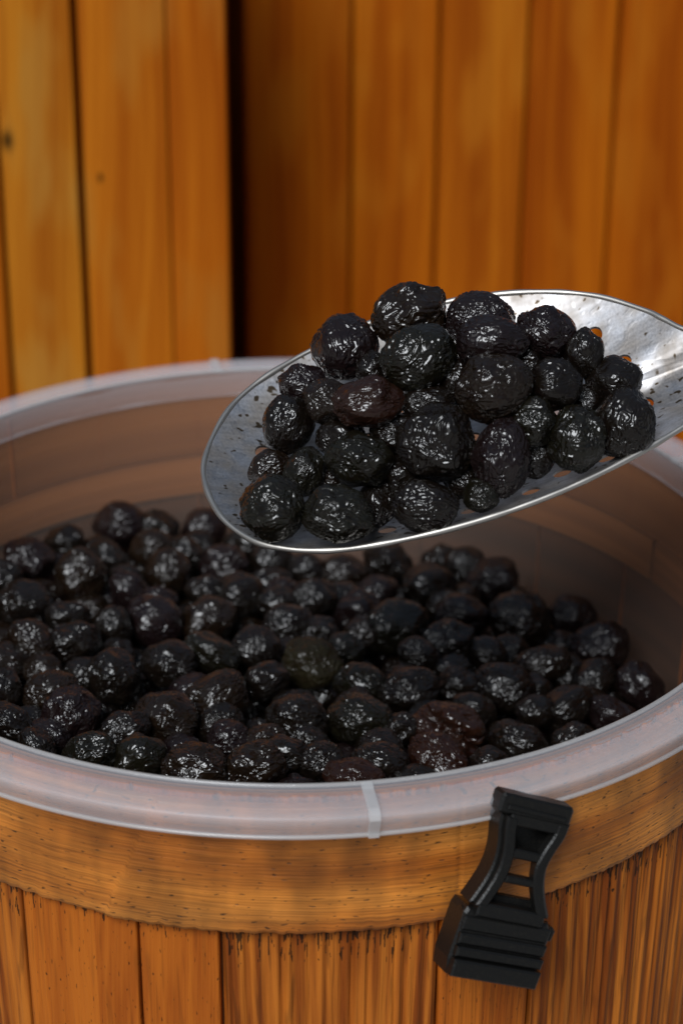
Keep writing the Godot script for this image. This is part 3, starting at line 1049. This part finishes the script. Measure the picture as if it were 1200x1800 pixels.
func tub_olives() -> void:
	tub(-133, -60, -97, 11.3, 10.7, 0, "p", "purplish black wrinkled olive, leftmost in the farthest row of the tub")
	tub(-118, -64, -123, 9.5, 8.6, 20, "k", "glossy pebbly black olive, second from left in the farthest row of the tub")
	tub(-94, -69, -155, 12.1, 11.8, 0, "p", "purple black olive standing highest at the far left wall of the tub")
	tub(-74, -71, -154, 10.0, 9.2, 0, "k", "glossy wrinkled black olive, fourth from left in the farthest row of the tub")
	tub(-51, -74, -160, 10.7, 10.4, 0, "p", "purplish black wrinkled olive, fifth from left in the farthest row of the tub")
	tub(-29, -75, -144, 9.7, 8.8, 0, "k", "shiny creased black olive, sixth from left in the farthest row of the tub")
	tub(46, -82, -138, 11.1, 10.6, 0, "k", "glossy pebbly black olive, seventh from left in the farthest row of the tub")
	tub(85, -86, -143, 10.6, 10.3, 10, "k", "glossy wrinkled black olive, eighth from left in the farthest row of the tub")
	tub(99, -86, -128, 11.9, 11.7, 0, "p", "purplish black wrinkled olive, rightmost in the farthest row of the tub")
	tub(-142, -57, -70, 8.3, 9.1, 0, "k", "glossy wrinkled black olive, leftmost in the second farthest row of the tub")
	tub(-106, -62, -83, 11.7, 12.8, 70, "b", "brownish black wrinkled olive, second from left in the second farthest row of the tub")
	tub(-96, -65, -109, 8.8, 8.0, 0, "k", "glossy pebbly black olive, third from left in the second farthest row of the tub")
	tub(-75, -68, -125, 11.0, 9.5, 20, "b", "brownish black wrinkled olive, fourth from left in the second farthest row of the tub")
	tub(-58, -70, -124, 8.9, 8.4, 0, "k", "shiny creased black olive, fifth from left in the second farthest row of the tub")
	tub(-38, -71, -115, 11.2, 9.5, 10, "p", "purplish black wrinkled olive, sixth from left in the second farthest row of the tub")
	tub(-15, -74, -124, 10.1, 10.4, 0, "k", "shiny creased black olive, seventh from left in the second farthest row of the tub")
	tub(4, -76, -117, 9.8, 9.2, 0, "k", "glossy pebbly black olive, eighth from left in the second farthest row of the tub")
	tub(22, -77, -116, 11.2, 10.4, 0, "b", "brownish black wrinkled olive, ninth from left in the second farthest row of the tub")
	tub(39, -78, -98, 9.9, 8.8, 0, "p", "purplish black wrinkled olive, tenth from left in the second farthest row of the tub")
	tub(65, -82, -115, 12.7, 10.4, 10, "k", "glossy pebbly black olive, rightmost in the second farthest row of the tub")
	tub(-129, -57, -46, 12.7, 10.0, 10, "k", "glossy wrinkled black olive, leftmost in the third farthest row of the tub")
	tub(-107, -58, -34, 9.3, 7.7, 0, "k", "glossy pebbly black olive, second from left in the third farthest row of the tub")
	tub(-82, -64, -74, 9.7, 8.0, 0, "p", "purplish black wrinkled olive, third from left in the third farthest row of the tub")
	tub(-65, -68, -100, 10.5, 11.0, 80, "b", "brownish black wrinkled olive, fourth from left in the third farthest row of the tub")
	tub(-45, -68, -80, 8.6, 7.8, 0, "k", "glossy wrinkled black olive, fifth from left in the third farthest row of the tub")
	tub(-28, -70, -80, 10.9, 11.1, 0, "k", "shiny creased black olive, sixth from left in the third farthest row of the tub")
	tub(-9, -71, -73, 8.6, 8.3, 0, "k", "glossy pebbly black olive, seventh from left in the third farthest row of the tub")
	tub(8, -73, -81, 12.0, 10.3, 15, "k", "shiny creased black olive, eighth from left in the third farthest row of the tub")
	tub(29, -75, -71, 10.8, 10.5, 20, "p", "purplish black wrinkled olive, ninth from left in the third farthest row of the tub")
	tub(47, -75, -58, 14.8, 12.1, 15, "g", "large flat greenish black pebbly olive below the scoop's middle, in the tub")
	tub(80, -81, -83, 11.8, 9.8, 0, "p", "purplish black wrinkled olive, eleventh from left in the third farthest row of the tub")
	tub(109, -84, -83, 14.0, 13.2, -15, "b", "brownish black wrinkled olive, twelfth from left in the third farthest row of the tub")
	tub(136, -87, -92, 10.8, 11.0, 0, "p", "round purplish olive alone at the upper right edge of the heap in the tub")
	tub(-119, -54, -3, 10.6, 9.3, 0, "b", "brownish black wrinkled olive, leftmost in the fourth farthest row of the tub")
	tub(-101, -56, -7, 11.2, 8.6, 10, "k", "glossy pebbly black olive, second from left in the fourth farthest row of the tub")
	tub(-85, -60, -28, 8.2, 10.6, 85, "k", "shiny creased black olive, third from left in the fourth farthest row of the tub")
	tub(-67, -63, -41, 12.1, 11.6, 0, "p", "purplish black wrinkled olive, fourth from left in the fourth farthest row of the tub")
	tub(-42, -66, -47, 11.6, 10.8, 0, "b", "brownish black wrinkled olive, fifth from left in the fourth farthest row of the tub")
	tub(-4, -70, -50, 11.4, 10.1, 10, "k", "glossy pebbly black olive, sixth from left in the fourth farthest row of the tub")
	tub(11, -71, -44, 7.9, 7.9, 0, "k", "glossy pebbly black olive, seventh from left in the fourth farthest row of the tub")
	tub(23, -71, -28, 8.5, 8.0, 0, "g", "greenish black creased olive, eighth from left in the fourth farthest row of the tub")
	tub(58, -74, -30, 8.8, 8.0, 0, "k", "shiny creased black olive, ninth from left in the fourth farthest row of the tub")
	tub(73, -77, -46, 12.2, 10.6, 10, "k", "shiny creased black olive, tenth from left in the fourth farthest row of the tub")
	tub(91, -78, -38, 8.9, 8.1, 0, "k", "glossy pebbly black olive, eleventh from left in the fourth farthest row of the tub")
	tub(116, -80, -32, 13.2, 8.3, 12, "b", "brownish black wrinkled olive, twelfth from left in the fourth farthest row of the tub")
	tub(147, -85, -59, 13.8, 11.0, 20, "p", "purplish black wrinkled olive, rightmost in the fourth farthest row of the tub")
	tub(-126, -50, 47, 8.2, 9.4, 80, "k", "glossy wrinkled black olive, leftmost in the middle row of the tub")
	tub(-106, -52, 46, 11.7, 9.2, 25, "b", "brownish black wrinkled olive, second from left in the middle row of the tub")
	tub(-80, -56, 24, 10.9, 11.7, 80, "k", "upright pebbly black olive, largest of its row at the tub's left")
	tub(-57, -60, 6, 11.4, 10.1, -10, "k", "shiny creased black olive, fourth from left in the middle row of the tub")
	tub(-38, -63, -9, 12.6, 8.1, -28, "g", "slanting narrow olive with a long fold, left of the middle of the tub")
	tub(-18, -66, -20, 10.9, 9.5, -10, "k", "shiny creased black olive, sixth from left in the middle row of the tub")
	tub(8, -67, -8, 12.8, 11.3, -25, "m", "smooth dull olive green one with fine creases in the middle of the tub")
	tub(31, -68, 8, 10.9, 9.1, 0, "g", "greenish black creased olive, eighth from left in the middle row of the tub")
	tub(53, -70, 11, 13.4, 9.6, 12, "k", "glossy pebbly black olive, ninth from left in the middle row of the tub")
	tub(75, -73, 2, 8.6, 8.1, 0, "k", "glossy pebbly black olive, tenth from left in the middle row of the tub")
	tub(96, -76, -2, 13.4, 11.0, -15, "k", "glossy wrinkled black olive, eleventh from left in the middle row of the tub")
	tub(139, -82, -20, 10.4, 8.8, 0, "k", "glossy pebbly black olive, twelfth from left in the middle row of the tub")
	tub(161, -83, -17, 10.6, 9.8, 0, "p", "rightmost olive of the tub, lying by the right wall near the rim")
	tub(-119, -48, 79, 9.9, 8.7, 0, "k", "shiny creased black olive, leftmost in the third nearest row of the tub")
	tub(-94, -51, 66, 11.5, 11.9, 70, "p", "big purplish olive with fine net wrinkles near the left front rim")
	tub(-54, -56, 60, 11.8, 11.6, 0, "b", "glossy brown olive with bright glints, second row from the near rim at left")
	tub(-34, -60, 38, 13.8, 12.3, -5, "b", "large glossy brownish black olive at the tub's near left of centre")
	tub(-13, -63, 15, 10.0, 8.0, 0, "k", "shiny creased black olive, fifth from left in the third nearest row of the tub")
	tub(2, -62, 50, 12.7, 10.4, -8, "k", "shiny creased black olive, sixth from left in the third nearest row of the tub")
	tub(30, -65, 45, 13.5, 10.7, -10, "g", "greenish black creased olive, seventh from left in the third nearest row of the tub")
	tub(47, -67, 50, 7.7, 7.2, 0, "k", "glossy pebbly black olive, eighth from left in the third nearest row of the tub")
	tub(81, -72, 25, 9.2, 7.9, 0, "k", "shiny creased black olive, ninth from left in the third nearest row of the tub")
	tub(109, -75, 20, 8.0, 7.4, 0, "k", "glossy pebbly black olive, tenth from left in the third nearest row of the tub")
	tub(124, -77, 13, 11.6, 9.3, 0, "k", "shiny creased black olive, eleventh from left in the third nearest row of the tub")
	tub(145, -79, 18, 11.3, 8.0, 5, "p", "purplish black wrinkled olive, rightmost in the third nearest row of the tub")
	tub(-105, -48, 96, 8.3, 6.9, 0, "k", "shiny creased black olive, leftmost in the second nearest row of the tub")
	tub(-71, -53, 76, 9.9, 8.2, 0, "k", "shiny creased black olive, second from left in the second nearest row of the tub")
	tub(-26, -58, 73, 8.5, 8.0, 0, "p", "purplish black wrinkled olive, third from left in the second nearest row of the tub")
	tub(-11, -59, 73, 9.2, 6.8, 10, "b", "brownish black wrinkled olive, fourth from left in the second nearest row of the tub")
	tub(69, -69, 48, 15.7, 12.2, -12, "s", "reddish brown olive with torn skin, at the near right of the tub")
	tub(100, -72, 52, 11.2, 8.2, -10, "k", "shiny creased black olive, sixth from left in the second nearest row of the tub")
	tub(124, -75, 44, 8.8, 7.0, 20, "k", "glossy wrinkled black olive, rightmost in the second nearest row of the tub")
	tub(-83, -50, 99, 10.6, 9.0, 18, "g", "greenish black creased olive, leftmost in the nearest row of the tub")
	tub(-62, -52, 99, 10.6, 9.7, 30, "g", "greenish black creased olive, second from left in the nearest row of the tub")
	tub(-39, -54, 103, 11.8, 10.8, 0, "b", "round brownish finely wrinkled olive touching the near rim, left of the middle")
	tub(-14, -56, 98, 12.6, 9.7, 12, "b", "brownish black wrinkled olive, fourth from left in the nearest row of the tub")
	tub(-2, -59, 85, 9.6, 8.7, 0, "k", "glossy wrinkled black olive, fifth from left in the nearest row of the tub")
	tub(14, -60, 88, 8.4, 8.6, 0, "k", "glossy wrinkled black olive, sixth from left in the nearest row of the tub")
	tub(27, -61, 98, 11.4, 7.8, 0, "r", "reddish brown olive half hidden by the near rim, left of the clip")
	tub(38, -63, 84, 11.8, 8.7, -12, "k", "glossy wrinkled black olive, eighth from left in the nearest row of the tub")
	tub(64, -66, 76, 13.1, 10.0, -5, "r", "dark red olive against the near rim, in front of the torn one")
	tub(84, -68, 76, 7.8, 7.1, 0, "k", "glossy wrinkled black olive, rightmost in the nearest row of the tub")


func scoop_olives() -> void:
	scooped(22, 117, 60, 12.2, 12.7, 90, "p", "round black olive high on the scoop's left shoulder, against the metal rim")
	scooped(49, 127, 53, 14.1, 13.2, 20, "b", "topmost olive on the scoop, glossy dark brown with a smooth wet patch")
	scooped(75, 129, 60, 13.0, 10.3, 0, "p", "dark purple olive with a pale scar, at the scoop's back right of the topmost")
	scooped(50, 122, 83, 14.4, 11.9, 25, "g", "large finely creased olive in the upper middle of the scoop, below the topmost one")
	scooped(79, 128, 81, 13.3, 10.0, 5, "p", "purple black pebbly olive lying before the one with the pale scar")
	scooped(79, 117, 100, 13.6, 12.3, 30, "b", "large brownish black creased olive right of the scoop's centre")
	scooped(100, 128, 72, 10.9, 10.0, -15, "p", "dark purple olive with a flat side at the scoop's upper right")
	scooped(115, 122, 78, 7.1, 9.1, 90, "k", "small smooth black olive with one square glint against the scoop's back wall")
	scooped(103, 115, 93, 10.3, 9.7, 0, "k", "bluish black dimpled olive below the flat sided one at the scoop's right")
	scooped(127, 113, 83, 10.2, 8.9, 0, "k", "black olive nearest the two open holes at the scoop's right end")
	scooped(130, 101, 99, 11.2, 13.0, 80, "k", "rightmost olive on the scoop, with curled wrinkles and a puckered foot")
	scooped(111, 98, 107, 10.7, 12.0, 80, "g", "olive with one long bright fold by the scoop's right front rim")
	scooped(94, 105, 105, 8.7, 9.1, 0, "g", "half hidden olive left of the one with the long bright fold")
	scooped(82, 94, 114, 10.4, 13.9, 85, "p", "tall upright wrinkled olive standing near the scoop's front rim")
	scooped(57, 98, 111, 13.5, 13.9, 80, "k", "big round heavily wrinkled black olive at the centre of the scoop")
	scooped(31, 108, 95, 13.0, 9.2, 5, "r", "reddish brown olive lying lengthwise left of the scoop's centre")
	scooped(15, 105, 87, 8.4, 8.6, 0, "b", "dark brown olive tucked behind the reddish one on the scoop")
	scooped(5, 106, 72, 8.8, 7.4, 0, "p", "small dull purple olive at the scoop's upper left edge of the pile")
	scooped(-0, 94, 85, 9.4, 11.0, 80, "k", "smooth glossy black olive with a blue glint at the pile's left end")
	scooped(-7, 80, 96, 8.0, 6.9, 15, "b", "small brown olive beside the open hole at the scoop's left end")
	scooped(7, 83, 104, 7.3, 9.0, 70, "g", "narrow folded olive behind the two front left olives of the scoop")
	scooped(28, 90, 109, 11.8, 9.8, -5, "g", "greenish black olive above the front left pair on the scoop")
	scooped(-5, 77, 125, 11.7, 11.7, 0, "g", "leftmost front olive on the scoop, with a cracked dull cap")
	scooped(20, 78, 132, 12.7, 10.1, -5, "g", "broad olive second from left along the scoop's front rim")
	scooped(53, 79, 126, 11.9, 9.5, -5, "k", "broad dark olive in the middle of the scoop's front rim")
	scooped(35, 72, 110, 7.2, 8.7, 80, "k", "shadowed narrow olive between the two broad ones at the scoop's front rim")
	scooped(33, 113, 73, 5.8, 6.4, 0, "k", "small olive wedged between the high left olive and the large creased one")
	scooped(55, 105, 91, 10.3, 8.3, 0, "k", "half buried black olive under the large creased one on the scoop")
	scooped(74, 82, 123, 6.3, 6.1, 0, "g", "smallest olive at the front rim, left of the tall upright one")
	scooped(42, 95, 96, 9.2, 8.3, 0, "k", "shadowed olive under the reddish brown one, left of the big round one")
	scooped(96, 89, 103, 7.2, 7.8, 0, "k", "shadowed olive right of the tall upright one on the scoop")
	scooped(116, 104, 84, 6.8, 6.8, 0, "k", "small olive in the gap left of the scoop's rightmost olives")
	scooped(66, 112, 83, 7.2, 8.8, 0, "k", "dark olive seen in the cleft between the two large creased ones")
	scooped(68, 83, 108, 7.1, 7.8, 0, "k", "shadowed olive between the big round one and the tall upright one")
	scooped(20, 91, 90, 8.8, 8.1, 0, "k", "shadowed black olive below the reddish brown one's left end")
	scooped(45, 82, 106, 7.8, 7.8, 0, "k", "dark olive peeping between the greenish one and the big round one")
	scooped(93, 116, 80, 6.8, 7.7, 0, "k", "small dark olive between the brownish creased and bluish dimpled ones")
	scooped(18, 76, 100, 6.6, 7.0, 0, "b", "dark brown olive seen behind the broad front left olive")
